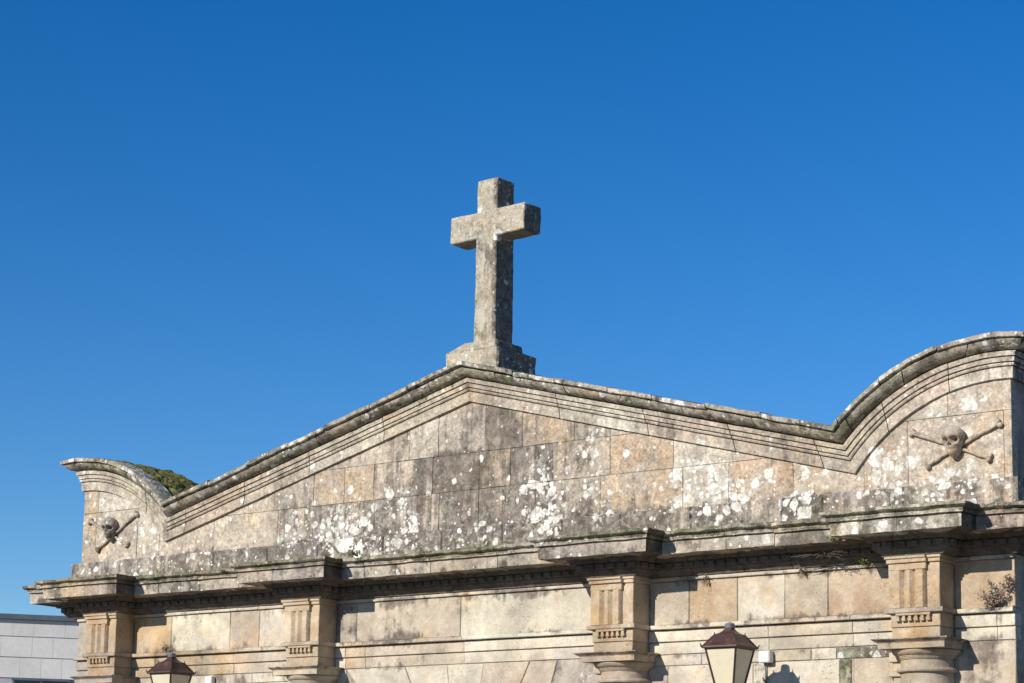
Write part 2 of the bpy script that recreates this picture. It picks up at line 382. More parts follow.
# right bay and right end
course(lw, 3.40, 3.512, [2.40, 3.02, 3.32, 4.27], [PALE, PALE, BEIGE])
course(lw, 3.40, 3.512, [4.27, 4.55], [PALE], wear=lambda p: (.2, .1, .5))
course(lw, 3.40, 3.512, [4.55, 5.33], [GREY], wear=wear_dirty)
course(lw, 2.85, 3.40, [1.87, 2.62, 3.62], [BEIGE, PALE])
course(lw, 2.85, 3.40, [3.62, 4.58], [PALE], wear=lambda p: (.10, .5 if p[0] < 3.85 else .1, .42 if p[0] < 3.9 else .25))
course(lw, 2.85, 3.40, [4.58, 4.706], [BEIGE], wear=lambda p: (.1, .75, .62))
course(lw, 2.85, 3.40, [4.735, 5.6], [ROSE])
course(lw, 2.85, 3.512, [5.6, 6.385], [BEIGE])
# left bay and left end
course(lw, 3.40, 3.512, [-5.3, -4.6, -3.86, -3.22], [BEIGE, PALE, PALE], wear=lambda p: (.12, .1, .66 if -3.86 < p[0] < -3.25 else .3))
course(lw, 3.40, 3.512, [-3.22, -2.5, -1.87], [PALE, BEIGE])
course(lw, 2.85, 3.40, [-5.3, -4.5, -3.7, -3.0, -2.3, -1.87], [BEIGE, PALE, GREY])
course(lw, 2.85, 3.512, [-6.305, -5.5], [GREY])
for k, z in enumerate((.0, .48, .96, 1.42, 1.9, 2.38)):
    z1 = (.48, .96, 1.42, 1.9, 2.38, 2.85)[k]
    for xa, xb in ((-6.305, -1.95), (1.95, 6.385)):
        n = 5; o = .35 if k % 2 else 0; br = [xa] + [xa + (xb - xa) * (i + o) / n for i in range(1, n)] + [xb]
        course(lw, z, z1, br, [BEIGE, PALE, GREY, OCHRE])
# voussoirs and spandrels of the arch
A0 = (0, 1.75)
def rad(th, r): return (A0[0] + r * sin(th), A0[1] + r * cos(th))
ths = [math.atan2(x, 1.755) for x in (-.86, -.26, .25, .87)]
def hit(th): return (A0[0] + 1.755 * math.tan(th), 3.508)
lw_t = [PALE, PALE, BEIGE]
for i in range(3):
    a, b = ths[i] + .0018, ths[i + 1] - .0018
    lw.box(0, 1, -.004 * (i + 1), .12, 0, 1, jit(lw_t[i], .04), wear_low, q=[rad(a, 1.3), rad(b, 1.3), hit(b), hit(a)])
outer = [(ths[3], .83), (.83, 1.2), (1.2, pi / 2)]
for sg in (1, -1):
    for i, (a, b) in enumerate(outer):
        a += .002; b -= .002
        if i == 0:
            xe = 1.23 if sg > 0 else 1.73
            q = [rad(a, 1.3), rad(b, 1.3), (xe - .003, 3.0 if sg > 0 else 2.9), (xe - .003, 3.508)]
            # split into voussoir up to the bed joint
            q = [rad(a, 1.3), rad(b, 1.3), (xe - .003, 3.508), hit(a)]
        else: q = [rad(a, 1.3), rad(b, 1.3), rad(b, 1.95), rad(a, 1.95)]
        if sg < 0: q = [(-q[1][0], q[1][1]), (-q[0][0], q[0][1]), (-q[3][0], q[3][1]), (-q[2][0], q[2][1])]
        lw.box(0, 1, -.002, .12, 0, 1, jit(BEIGE if sg > 0 else PALE, .04), wear_low, q=q)
lw.box(1.236, 1.87, -.001, .12, 3.25, 3.508, jit(GREY), lambda p: (.30, .1, .5))
lw.box(1.236, 1.87, -.001, .12, 2.85, 3.244, jit(PALE), wear_low)
lw.box(-1.87, -1.736, -.001, .12, 2.85, 3.508, jit(PALE), wear_low)
for sg in (-1, 1):
    lw.cuboid(sg * 1.3 if sg > 0 else -1.95, 1.95 if sg > 0 else -1.3, .0, .13, 0, 1.745, BEIGE, (.05, 0, .3))
lw.build('wall', M_low, gate)

# door in the passage, below the picture
dm = plain('dark painted wood', (.05, .045, .035), .5, .4, .3, 6)
d = MB()
for i in range(8): d.cuboid(-1.3 + i * .325, -1.3 + (i + 1) * .325 - .006, 0.5, .56, .02, arch(-1.3 + (i + .5) * .325) - .02)
d.build('door', dm, gate, smooth=0)

# architrave, taenia, frieze and bed fillet: bays as blocks, projections as solid pieces
BAYS = [(-EL, PX[0] - .255), (PX[0] + .255, PX[1] - .255), (PX[1] + .255, PX[2] - .255), (PX[2] + .255, PX[3] - .255), (PX[3] + .255, E)]
ar = MB(); fr = MB()
TBL = [(.41, .295, .185), (.43, .32, .215), (.41, .295, .185), (.39, .278, .175)]
AJ = [[], [-3.52], [-1.75, -1.45, -.02], [3.80, 4.73], [6.21]]
AT = [[GREY], [OCHRE, BEIGE], [PALE, ORANGE, BEIGE, PALE], [PALE, BEIGE, PALE], [PALE, PALE]]
FJ = [[], [-4.61, -3.61, -3.13], [-1.60, -.09], [2.87, 3.44, 3.98, 4.46], []]
FT = [[GREY], [OCHRE, PALE, BEIGE, PALE], [GREY, BEIGE, PALE], [BEIGE, OCHRE, PALE, ROSE, ORANGE], [OCHRE]]
def wear_fr(p):
    x = p[0]; base = wear_low(p)
    if -1.9 < x < -1.6: return (.25, .35, .55)
    if abs(x) > 5.8: return (.08, 0, .3)
    return base
for bi, (xa, xb) in enumerate(BAYS):
    br = [xa] + AJ[bi] + [xb]
    course(ar, 3.516, 3.637, br, AT[bi], .0, g=.0025, ch=.004)
    course(ar, 3.644, 3.760, br, AT[bi], -.014, g=.0025, ch=.004)
    course(ar, 3.768, 3.814, br, AT[bi], -.062, g=.0015, ch=.006)
    course(fr, 3.814, 4.262, [xa] + FJ[bi] + [xb], FT[bi], .0, wear=wear_fr, a=.06)
    course(fr, 4.262, 4.302, [xa] + FJ[bi][::2] + [xb], [BEIGE, PALE], -.03, g=.0015)
for i, c in enumerate(PX):
    T = TBL[i]
    wp = lambda p: (.03, .02, .26 + .1 * nz(p, 2))
    ar.box(c - .245, c + .24, -PR + .012, .1, 3.512, 3.640, jit(T), wp)
    ar.box(c - .25, c + .25, -PR, .1, 3.643, 3.770, jit(T), wp)
    ar.box(c - .295, c + .295, -PR - .045, .1, 3.771, 3.814, jit(BROWN), wp)
    fr.box(c - .25, c + .25, -PR, .1, 3.815, 4.235, jit(T), wp)
    fr.box(c - .262, c + .262, -PR - .02, .1, 4.237, 4.272, jit(T), wp)
    fr.box(c - .275, c + .275, -PR - .035, .1, 4.274, 4.302, jit(T), wp)
ar.build('architrave', M_low, gate)
fr.build('frieze', M_low, gate)

# triglyph tablets with guttae
for i, c in enumerate(PX):
    t = MB(); T = jit(TBL[i], .04)
    wp = lambda p: (.02, .02, .2 + .15 * nz(p, 3))
    x0, x1 = c - .252, c + .125; y = -PR - .042; yb = -PR + .02; z0, z1 = 3.817, 4.200
    # plan outline with two V channels and a chamfered right edge
    pl = [(x0, yb), (x0, y + .008), (x0 + .012, y), (x0 + .112, y + .002), (x0 + .118, y + .008), (x0 + .146, y + .036), (x0 + .172, y + .008), (x0 + .178, y + .002), (x0 + .216, y + .002), (x0 + .222, y + .008), (x0 + .250, y + .036), (x0 + .276, y + .008), (x0 + .282, y + .002), (x1 - .028, y), (x1, y + .04), (x1, yb)]
    lo = [t.vert((a, b, z0), T, (.02, 0, .25)) for a, b in pl]; hi = [t.vert((a, b, z1 - .03), T, (.02, 0, .25)) for a, b in pl]
    for k in range(len(pl)): t.face(lo[k], lo[(k + 1) % len(pl)], hi[(k + 1) % len(pl)], hi[k])
    t.f.append(tuple(lo[::-1])); t.f.append(tuple(hi))
    t.box(x0, x1 + .004, y + .001, yb, z1 - .031, z1 + .034, T, wp)
    t.box(x0 - .014, x1 + .014, y - .02, yb, z1 + .036, z1 + .072, T, wp)
    t.box(x0 - .03, x1 + .01, y - .03, yb, z1 + .074, z1 + .1, T, wp)
    tr = t.build('triglyph', M_low, gate, label='triglyph tablet with two vertical grooves above its column')
    gq = MB()
    gq.box(c - .185, c + .165, -PR - .04, -PR + .01, 3.745, 3.769, T, wp)
    for k in range(6):
        xx = c - .165 + k * .062
        q = [(xx - .022, 3.695), (xx + .022, 3.695), (xx + .013, 3.744), (xx - .013, 3.744)]
        gq.box(0, 1, -PR - .036, -PR + .01, 0, 1, T, wp, q=q, ch=.003)
    gq.build('guttae', M_low, tr)

# columns
for i, c in enumerate(PX):
    T = jit((GREY, BEIGE, ROSE, ROSE)[i], .05); cy = -.055
    wp = lambda p: (.05, .02, .26)
    s = MB(); s.lathe(c, cy, [(.285, .42), (.283, .9), (.275, 1.6), (.262, 2.4), (.25, 3.0), (.247, 3.222), (.262, 3.224), (.282, 3.232), (.288, 3.247), (.282, 3.262), (.262, 3.268), (.252, 3.274), (.25, 3.36)], 48, T, wp)
    so_ = s.build('column', M_low, gate)
    k = MB()
    k.lathe(c, cy, [(.25, 3.345), (.262, 3.348), (.264, 3.357), (.272, 3.359), (.274, 3.368), (.282, 3.371), (.284, 3.38), (.30, 3.386), (.322, 3.405), (.33, 3.425), (.325, 3.436), (.30, 3.44)], 48, T, wp)
    # abacus with cyma edge
    prof = [(.0, 3.438), (.335, 3.438), (.338, 3.49), (.345, 3.498), (.352, 3.502), (.372, 3.514), (.385, 3.522), (.385, 3.53), (.30, 3.536)]
    rows = []
    for r, z in prof:
        x0, x1, yf = c - r, c + r, cy - r - .01
        pts = [(x0, .1, z)] + [(x0, .1 + (yf - .1) * u / 5, z) for u in range(1, 5)] + [(x0 + (x1 - x0) * u / 9, yf, z) for u in range(10)] + [(x1, yf + (.1 - yf) * u / 5, z) for u in range(1, 6)]
        rows.append([Vector(p) + Vector((0, 0, .004 * nz(p, 7))) for p in pts])
    k.quadgrid(rows, T, lambda p: (.12 if p[2] > 3.5 else .03, .05, .44 if p[2] < 3.5 else .66))
    k.build('capital', M_low, so_)
    b = MB(); b.lathe(c, cy, [(.30, .42), (.36, .40), (.38, .36), (.36, .32), (.33, .30)], 40, T, wp); b.cuboid(c - .4, c + .4, cy - .4, .1, 0, .3, T, (.05, .1, .4), .01)
    b.build('base', M_low, so_)
    # responding pilaster strip behind the column
    pz = MB()
    pz.box(c - .36, c + .05, -.05, .1, .3, 3.20, jit(BEIGE), wear_low)
    pz.box(c - .40, c + .05, -.075, .1, 3.205, 3.25, jit(BEIGE), wear_low)
    pz.box(c - .36, c + .05, -.05, .1, 3.252, 3.34, jit(BEIGE), wear_low)
    pz.box(c - .39, c + .05, -.08, .1, 3.342, 3.432, jit(BEIGE), wear_low)
    pz.build('pilaster', M_low, gate)

# main cornice: mitred sweep round the projections
CP = [(-.02, 4.302), (.045, 4.304), (.052, 4.322), (.085, 4.35), (.098, 4.362), (.098, 4.374), (.118, 4.376), (.118, 4.436), (.165, 4.438), (.17, 4.452), (.185, 4.470), (.195, 4.484), (.372, 4.496), (.38, 4.484), (.40, 4.484), (.402, 4.600), (.385, 4.603), (.385, 4.613), (.428, 4.616), (.432, 4.640), (.424, 4.646), (.424, 4.654), (.452, 4.662), (.472, 4.676), (.476, 4.704), (.455, 4.710), (-.02, 4.77)]
cn = MB()
def corner_sets():
    """plan pieces as functions of p giving start and end points of straight runs"""
    L = []
    L.append([(-1, 'end')])
    return L
def bay_run(bi):
    xa = (lambda p: -E - p) if bi == 0 else (lambda p: PX[bi - 1] + H_ + p)
    xb = (lambda p: E + p) if bi == 4 else (lambda p: PX[bi] - H_ - p)
    return xa, xb
def run_piece(mb, A, B, tint, wear, step=.08, jn=.0, capA=False, capB=False, prof=CP):
    """A(p), B(p) -> (x,y) of the run's ends for projection p"""
    a0 = Vector(A(.2)); L = (Vector(B(.2)) - a0).length; n = max(1, int(L / step)); rows = []
    dz = random.uniform(-jn, jn)
    for i in range(n + 1):
        u = i / n; row = []
        for p, z in prof:
            a = A(p); b = B(p); q = Vector((a[0] + (b[0] - a[0]) * u, a[1] + (b[1] - a[1]) * u, z + (dz if z > 4.45 else 0)))
            am = .007 if z > 4.44 else .003
            q += Vector((am * nz(q, 8) , am * nz(q + Vector((4, 0, 0)), 8), am * 1.2 * nz(q + Vector((0, 8, 0)), 6) + (.012 * nz(q, 15) + .008 * nz(q, 31) if z > 4.66 else 0)))
            row.append(q)
        rows.append(row)
    ids = mb.quadgrid(rows, tint, wear)
    if capA: mb.f.append(tuple(ids[0][::-1]))
    if capB: mb.f.append(tuple(ids[-1]))
CJ = [[], [-4.45, -3.75, -3.1], [-1.15, -.2, .72], [2.95, 3.55, 4.1], []]
CT = [GREY, BEIGE, GREY, BEIGE, ROSE]
for bi in range(5):
    xa, xb = bay_run(bi); js = CJ[bi]
    cuts = [None] + js + [None]
    for k in range(len(cuts) - 1):
        lo, hi = cuts[k], cuts[k + 1]
        A = (lambda p, xa=xa: (xa(p), -p)) if lo is None else (lambda p, lo=lo: (lo + .004, -p))
        B = (lambda p, xb=xb: (xb(p), -p)) if hi is None else (lambda p, hi=hi: (hi - .004, -p))
        run_piece(cn, A, B, jit(CT[(bi + k) % 5], .08), wear_shade_crown, jn=.006, capA=lo is not None, capB=hi is not None)
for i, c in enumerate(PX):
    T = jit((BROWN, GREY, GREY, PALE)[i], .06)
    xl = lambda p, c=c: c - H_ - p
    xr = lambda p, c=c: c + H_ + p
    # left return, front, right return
    run_piece(cn, lambda p: (xl(p), -p), lambda p: (xl(p), -PR - p), T, wear_shade_crown)
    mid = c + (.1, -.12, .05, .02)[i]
    run_piece(cn, lambda p: (xl(p), -PR - p), lambda p: (mid - .002, -PR - p), jit((OCHRE, ROSE, GREY, PALE)[i], .06), wear_shade_crown, capB=True)
    run_piece(cn, lambda p: (mid + .002, -PR - p), lambda p: (xr(p), -PR - p), T, wear_shade_crown, capA=True)
    run_piece(cn, lambda p: (xr(p), -PR - p), lambda p: (xr(p), -p), T, wear_shade_side)
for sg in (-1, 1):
    run_piece(cn, lambda p: (sg * (E + p), -p), lambda p: (sg * (E + p), DEP), jit(GREY), wear_shade_side)
# dentils
def dent(x0, x1, y0, y1): cn.cuboid(x0, x1, y0, y1, 4.379, 4.430, jit(GREY, .15), (.05, .15, 1.0), .006)  # dentils blackened: under-cornice shade put into their colour
for bi in range(5):
    xa, xb = bay_run(bi); a, b = xa(.12), xb(.12); n = max(1, int(round((b - a) / .128)))
    for k in range(n): x = a + (b - a) * (k + .5) / n; dent(x - .04, x + .04, -.148, -.10)
for c in PX:
    a, b = c - H_ - .12, c + H_ + .12
    for k in range(6): x = a + (b - a) * (k + .5) / 6; dent(x - .04, x + .04, -PR - .148, -PR - .10)
    for sx in (-1, 1):
        for k in range(2):
            y = -.2 - k * .13; x = c + sx * (H_ + .13); dent(x - .03, x + .03, y - .04, y + .04)
cn.build('cornice', M_crown, gate)

# pediment blocks
pd = MB(); wp_ = wear_ped()
def prow(z0, z1, brk, tints, gms=None, y0=0.):
    for i in range(len(brk) - 1):
        gmul = 1 + ((gms[i] if gms else 1) - 1) * .5
        pd.box(brk[i] + .0018, brk[i + 1] - .0018, y0 + random.uniform(-.003, .003), .12, z0 + .0018, z1 - .0018, tuple(a * .82 + b * .18 for a, b in zip(jit(tints[i], .05), BEIGE)), wear_ped(gmul), step=.075, top=lambda x: topz(x) + .06, amp=.006, ch=.004)
prow(5.012, 5.435, [-4.9, -3.95, -2.89, -2.33, -1.98, -1.38, -.54, -.43, .13, .46, .91, 1.76, 2.79, 3.34, 4.08, 4.86],
     [BEIGE, BEIGE, ROSE, GREY, GREY, GREY, BEIGE, ROSE, ROSE, BROWN, BROWN, ORANGE, PALE, ORANGE, BEIGE],
     [.8, .3, 1, 1.15, 1.1, 1.0, .3, .95, .9, 1.1, 1, .75, .35, .85, .6])
prow(5.435, 5.85, [-4.0, -2.96, -2.33, -1.85, -1.40, -.82, -.53, .13, .56, 1.13, 1.88, 2.67, 3.38, 4.1],
     [BEIGE, GREY, OCHRE, OCHRE, BEIGE, GREY, ROSE, OCHRE, GREY, ROSE, ORANGE, PALE, BEIGE],
     [.5, 1.2, .5, .12, .8, 1.1, 1.05, .85, 1.1, .95, .12, .4, .5])
prow(5.85, 6.50, [-2.4, -1.12, -.88, -.46, .2, .72, 1.41, 1.88, 2.5], [BEIGE, BEIGE, PALE, GREY, ROSE, OCHRE, GREY, GREY], [.5, .7, .3, 1, .8, .6, 1.0, .8])
# fill the small apex and valley gaps beside the rows
for sg in (-1, 1):
    q = sg * 1
    xs_ = [4.86, 5.33, 6.31, E] if sg > 0 else [-EL, -6.06, -5.30, -4.9]
    prow(5.012, 5.65, xs_, [ROSE, BEIGE, BEIGE] if sg > 0 else [OCHRE, BEIGE, PALE], [.7, .45, .5] if sg > 0 else [.4, .35, .7])
    xs_ = [4.95, 5.75, E] if sg > 0 else [-EL, -6.04, -4.95]
    prow(5.65, 6.05, xs_, [PALE, BEIGE] if sg > 0 else [ORANGE, PALE], [.6, .5] if sg > 0 else [.4, .3])
pd.build('pediment', M_ped, gate)
pl = MB()
br = [-6.455, -5.55, -4.75, -3.9, -3.0, -2.2, -1.2, -.35, .5, 1.3, 2.05, 2.91, 3.52, 3.97, 4.43, 5.3, 6.455]
ptn = [GREY, GREY, ROSE, GREY, GREY, BROWN, GREY, GREY, BROWN, ROSE, BEIGE, GREY, BEIGE, DARK, GREY, BEIGE]
for i in range(len(br) - 1):
    e = i in (0, len(br) - 2)
    wz = wear_ped(1.0)
    if 3.9 < br[i] < 4.0: wz = lambda p: ((.75 if abs(p[0] - 4.22) < .13 else .3), .40, .98)
    pl.box(br[i] + .002, br[i + 1] - .002, -.045 + random.uniform(-.003, .003), DEP if e else .12, 4.72, 5.012, jit(ptn[i], .08), wz, step=.075, amp=.006, ch=.012)
pl.build('plinth', M_ped, gate)

# raking and curved mouldings
PF = [(-.006, -.03), (0, .034), (.104, .038), (.106, .014), (.114, .014), (.116, .05), (.130, .058), (.142, .050), (.143, .026), (.151, .026), (.153, .064), (.192, .068), (.194, .034), (.201, .034), (.203, .082), (.246, .090), (.248, .03), (.256, -.03)]
PT = [(.256, -.03), (.258, .07), (.262, .105), (.27, .132), (.29, .166), (.318, .19), (.336, .196), (.345, .190), (.347, -.03)]
PS = [(.349, -.03), (.349, .17), (.352, .225), (.358, .234), (.394, .238), (.402, .226), (.41, .10), (.416, -.03)]
rk = MB(); rt = MB(); rs = MB()
for sg in (-1, 1):
    ray_sweep(rk, PF, [0, .26, .50, .72, .93, 1.28, 1.66, 3], sg, [BEIGE, PALE, BEIGE, ROSE, BEIGE, BEIGE, PALE], wear_fascia, .005, .003)
    ray_sweep(rt, PT, [0, .10, .30, .46, .62, .80, 1.08, 1.42, 1.75, 3], sg, [BEIGE, GREY, ROSE, GREY, BROWN], wear_rake, .007, .006)
    ray_sweep(rs, PS, [0, .16, .28, .43, .55, .69, .83, 1.04, 1.3, 1.6, 3], sg, [GREY, BEIGE, GREY, PALE, BROWN], wear_slab, .009, .010)
rk.build('raking_fascia', M_ped, gate); rt.build('raking_moulding', M_crown, gate); rs.build('raking_slab', M_crown, gate)

# roofs behind the mouldings: a low stone gable and two moss-grown barrel vaults
gr_ = MB()
rows = [[Vector((x, y, 6.43 + .412 / CS - .26 * abs(x) + .008 * nz((x, y, 0), 4))) for x in [-4.55 + 9.1 * i / 90 for i in range(91)]] for y in [-.02 + .9 * j / 20 for j in range(21)]]
gr_.quadgrid(rows, GREY, lambda p: (.2, .6, .5)); 
for r_ in (0, 20):
    pass
gr_.build('gable_roof', M_crown, gate)
for sg in (-1, 1):
    mv = MB(); rows = []
    for j in range(110):
        y = -.05 + .93 * j / 109; row = []
        for i in range(130):
            th = math.acos((4.45 - CC[0]) / 2.35) + (math.acos(.33 / 2.35) - math.acos((4.45 - CC[0]) / 2.35)) * i / 129
            d_ = RT + .388 + .02 * min(1, max(0, (y + .05) / .2)) + .018 * nz((sg * th * 2.3, y, 3), 5) + .028 * max(0, .1 + nz((sg * th * 2.3, y * 1.2, 3), 9)) ** .8 + .011 * nz((sg * th * 2.3, y, 3), 19) + .007 * nz((th * 2, y, 9), 37)
            if y > .85: d_ -= .03
            row.append((sg * (CC[0] + d_ * cos(th)), y, CC[1] + d_ * sin(th)))
        rows.append(row)
    mv.quadgrid(rows, GREY, lambda p: (0, 1, 0)); mv.build('vault_roof', M_moss, gate, label='barrel vault roof grown over with dark green moss')

# skulls with crossed bones
def skull_mesh(mb, c, yaw, k, tint, wr):
    bm = bmesh.new(); bmesh.ops.create_uvsphere(bm, u_segments=56, v_segments=40, radius=1)
    for v in bm.verts:
        d = v.co.normalized(); x, y, z = d          # face looks to -y
        r = Vector((.118 * x, .125 * y, .128 * z + .03))
        if z < .1:                                  # taper to the jaw
            t = (.1 - z) / 1.1; r.x *= 1 - .33 * min(1, t * 1.25); r.z -= .085 * t ** 1.1; r.y *= 1 - .12 * t
        if y < 0:
            def gs(px, pz, s): return math.exp(-(((r.x - px) / s) ** 2 + ((r.z - pz) / (s * .95)) ** 2))
            dep = .10 * (gs(-.048, .008, .029) + gs(.048, .008, .029)) + .06 * gs(0, -.042, .018) + .028 * math.exp(-((r.z + .088) / .007) ** 2) * math.exp(-(r.x / .05) ** 2) + .02 * (gs(-.085, -.06, .022) + gs(.085, -.06, .022))
            brow = .014 * (gs(-.05, .042, .026) + gs(.05, .042, .026)) + .012 * (gs(-.07, -.03, .022) + gs(.07, -.03, .022)) + .012 * gs(0, -.12, .03) + .012 * gs(0, -.01, .014) + .010 * gs(0, -.072, .03)
            teeth = .003 * sin(r.x * 420) * math.exp(-((r.z + .084) / .02) ** 2)
            r.y += dep - brow + teeth
        v.co = r * k
    m = Matrix.Rotation(yaw, 3, 'Z') @ Matrix.Rotation(radians(8), 3, 'X')
    for v in bm.verts: v.co = m @ v.co + Vector(c)
    mb.add_bm(bm, tint, wr)
def bone_mesh(mb, a, b, r, tint, wr, y=-.035):
    A = Vector((a[0], y, a[1])); B = Vector((b[0], y, b[1])); d = (B - A).normalized(); n = Vector((-d.z, 0, d.x)); L = (B - A).length
    rows = []; N = 20
    for i in range(N + 1):
        u = i / N; rr = r * (1 + .55 * abs(2 * u - 1) ** 5); p = A + (B - A) * u
        rows.append([p + n * rr * cos(2 * pi * k / 12) + Vector((0, 1, 0)) * rr * sin(2 * pi * k / 12) for k in range(13)])
    mb.quadgrid(rows, tint, wr)
    for P, sgn in ((A, -1), (B, 1)):
        for q in (-1, 1):
            bm = bmesh.new(); bmesh.ops.create_icosphere(bm, subdivisions=3, radius=r * 1.55)
            for v in bm.verts: v.co = v.co * (1 + .12 * nz(v.co + P, 30)) + P + n * q * r * 1.15 + d * sgn * r * .35
            mb.add_bm(bm, tint, wr)
wc = lambda p: (.34 + .2 * nz(p, 5), .3, .50 + .2 * nz(p, 6))
for nm, cx, b1, b2, k, yw, T in (('r', 5.83, ((5.385, 5.525), (6.165, 5.215)), ((5.55, 5.20), (6.27, 5.53)), 0.93, radians(-2), tuple(v * .92 for v in BEIGE)), ('l', -5.745, ((-6.15, 5.54), (-5.46, 5.20)), ((-5.99, 5.17), (-5.31, 5.575)), 0.9, radians(14), tuple(v * .74 for v in BEIGE))):
    s = MB(); skull_mesh(s, (cx, -.058, 5.40 if cx > 0 else 5.42), yw, k, T, wc)
    for q_ in s.v: q_ += Vector((nz(q_, 22), nz(q_ + Vector((5, 0, 0)), 22), nz(q_ + Vector((0, 5, 0)), 22))) * .005
    so_ = s.build('skull', M_carve, gate, smooth=50, label='carved stone skull with hollow eyes over crossed bones')
    for bb in (b1, b2):
        bo = MB(); bone_mesh(bo, bb[0], bb[1], .0175, T, wc, -.02)
        for q_ in bo.v: q_ += Vector((nz(q_, 16), nz(q_ + Vector((5, 0, 0)), 16), nz(q_ + Vector((0, 5, 0)), 16))) * .010
        bo.build('bone', M_carve, so_, smooth=50)

# ================================================================== THE CROSS ON THE APEX
cross = empty('stone_cross', (0, .35, 6.8), 'tall grey-green lichened stone cross on a block at the pediment apex', 'cross')
def stone_prism(mb, x0, x1, y0, y1, z0, z1, tint, wear, taper=0., rot=0., org=(0, .36, 0), ch=.01, amp=.006, step=.06, slope=None):
    bm = bmesh.new(); bmesh.ops.create_cube(bm, size=1)
    for v in bm.verts: v.co = Vector(((x0 + x1) / 2 + v.co.x * (x1 - x0), (y0 + y1) / 2 + v.co.y * (y1 - y0), (z0 + z1) / 2 + v.co.z * (z1 - z0)))
    bmesh.ops.bevel(bm, geom=list(bm.edges), offset=ch, segments=1, affect='EDGES', profile=.5)
    L = max(x1 - x0, y1 - y0, z1 - z0)
    for ax, a0, a1 in ((0, x0, x1), (1, y0, y1), (2, z0, z1)):
        n = max(1, int((a1 - a0) / step))
        for i in range(1, n):
            co = [0, 0, 0]; co[ax] = a0 + (a1 - a0) * i / n; no = [0, 0, 0]; no[ax] = 1
            bmesh.ops.bisect_plane(bm, geom=list(bm.verts) + list(bm.edges) + list(bm.faces), plane_co=co, plane_no=no)
    m = Matrix.Rotation(rot, 3, 'Z'); o = Vector(org)
    for v in bm.verts:
        p = v.co
        if taper:
            k = 1 + taper * (1 - (p.z - z0) / (z1 - z0)); p.x = (x0 + x1) / 2 + (p.x - (x0 + x1) / 2) * k; p.y = (y0 + y1) / 2 + (p.y - (y0 + y1) / 2) * k
        if slope:                                  # weathered shoulder on the left, slight batter on the right
            u = (p.z - z0) / (z1 - z0); p.x = (x0 + slope[0] * u) + (p.x - x0) / (x1 - x0) * ((x1 - slope[1] * u) - (x0 + slope[0] * u))
        q = p.copy(); p = p + Vector((nz(q, 7), nz(q + Vector((5, 0, 0)), 7), nz(q + Vector((0, 5, 0)), 7))) * amp + Vector((nz(q, 23), nz(q + Vector((7, 0, 0)), 23), nz(q + Vector((0, 7, 0)), 23))) * amp * .6
        v.co = m @ (p - o) + o
    mb.add_bm(bm, tint, wear)
ra = radians(-3.2); CRT = (.43, .36, .265)
c1 = MB(); stone_prism(c1, -.145, .155, .215, .515, 7.10, 9.055, CRT, wear_shade_cross, .06, ra); c1.build('shaft', M_cross, cross)
c2 = MB(); stone_prism(c2, -.545, .565, .210, .510, 8.375, 8.685, CRT, wear_shade_cross, 0, ra); c2.build('crossbar', M_cross, cross)
ped = MB()
stone_prism(ped, -.39, .365, 0.0, .71, 6.70, 7.03, CRT, lambda p: (.42 + .3 * nz(p, 4), .3, 1.0) if p[0] > .345 else (.34 + .2 * nz(p, 3), .5, .4), 0, radians(-1.2), ch=.02, amp=.012)  # right face blackened: side shade painted into the stone colour
stone_prism(ped, -.385, .356, -.004, .48, 7.01, 7.105, CRT, lambda p: (.38 + .3 * nz(p, 4), .3, .95) if p[0] > .325 else (.32 + .2 * nz(p, 3), .5, .42), 0, radians(-1.2), ch=.012, amp=.012, slope=(.26, .02))  # upper tier: same painted shade on its right face
ped.build('pedestal', M_cross, cross)

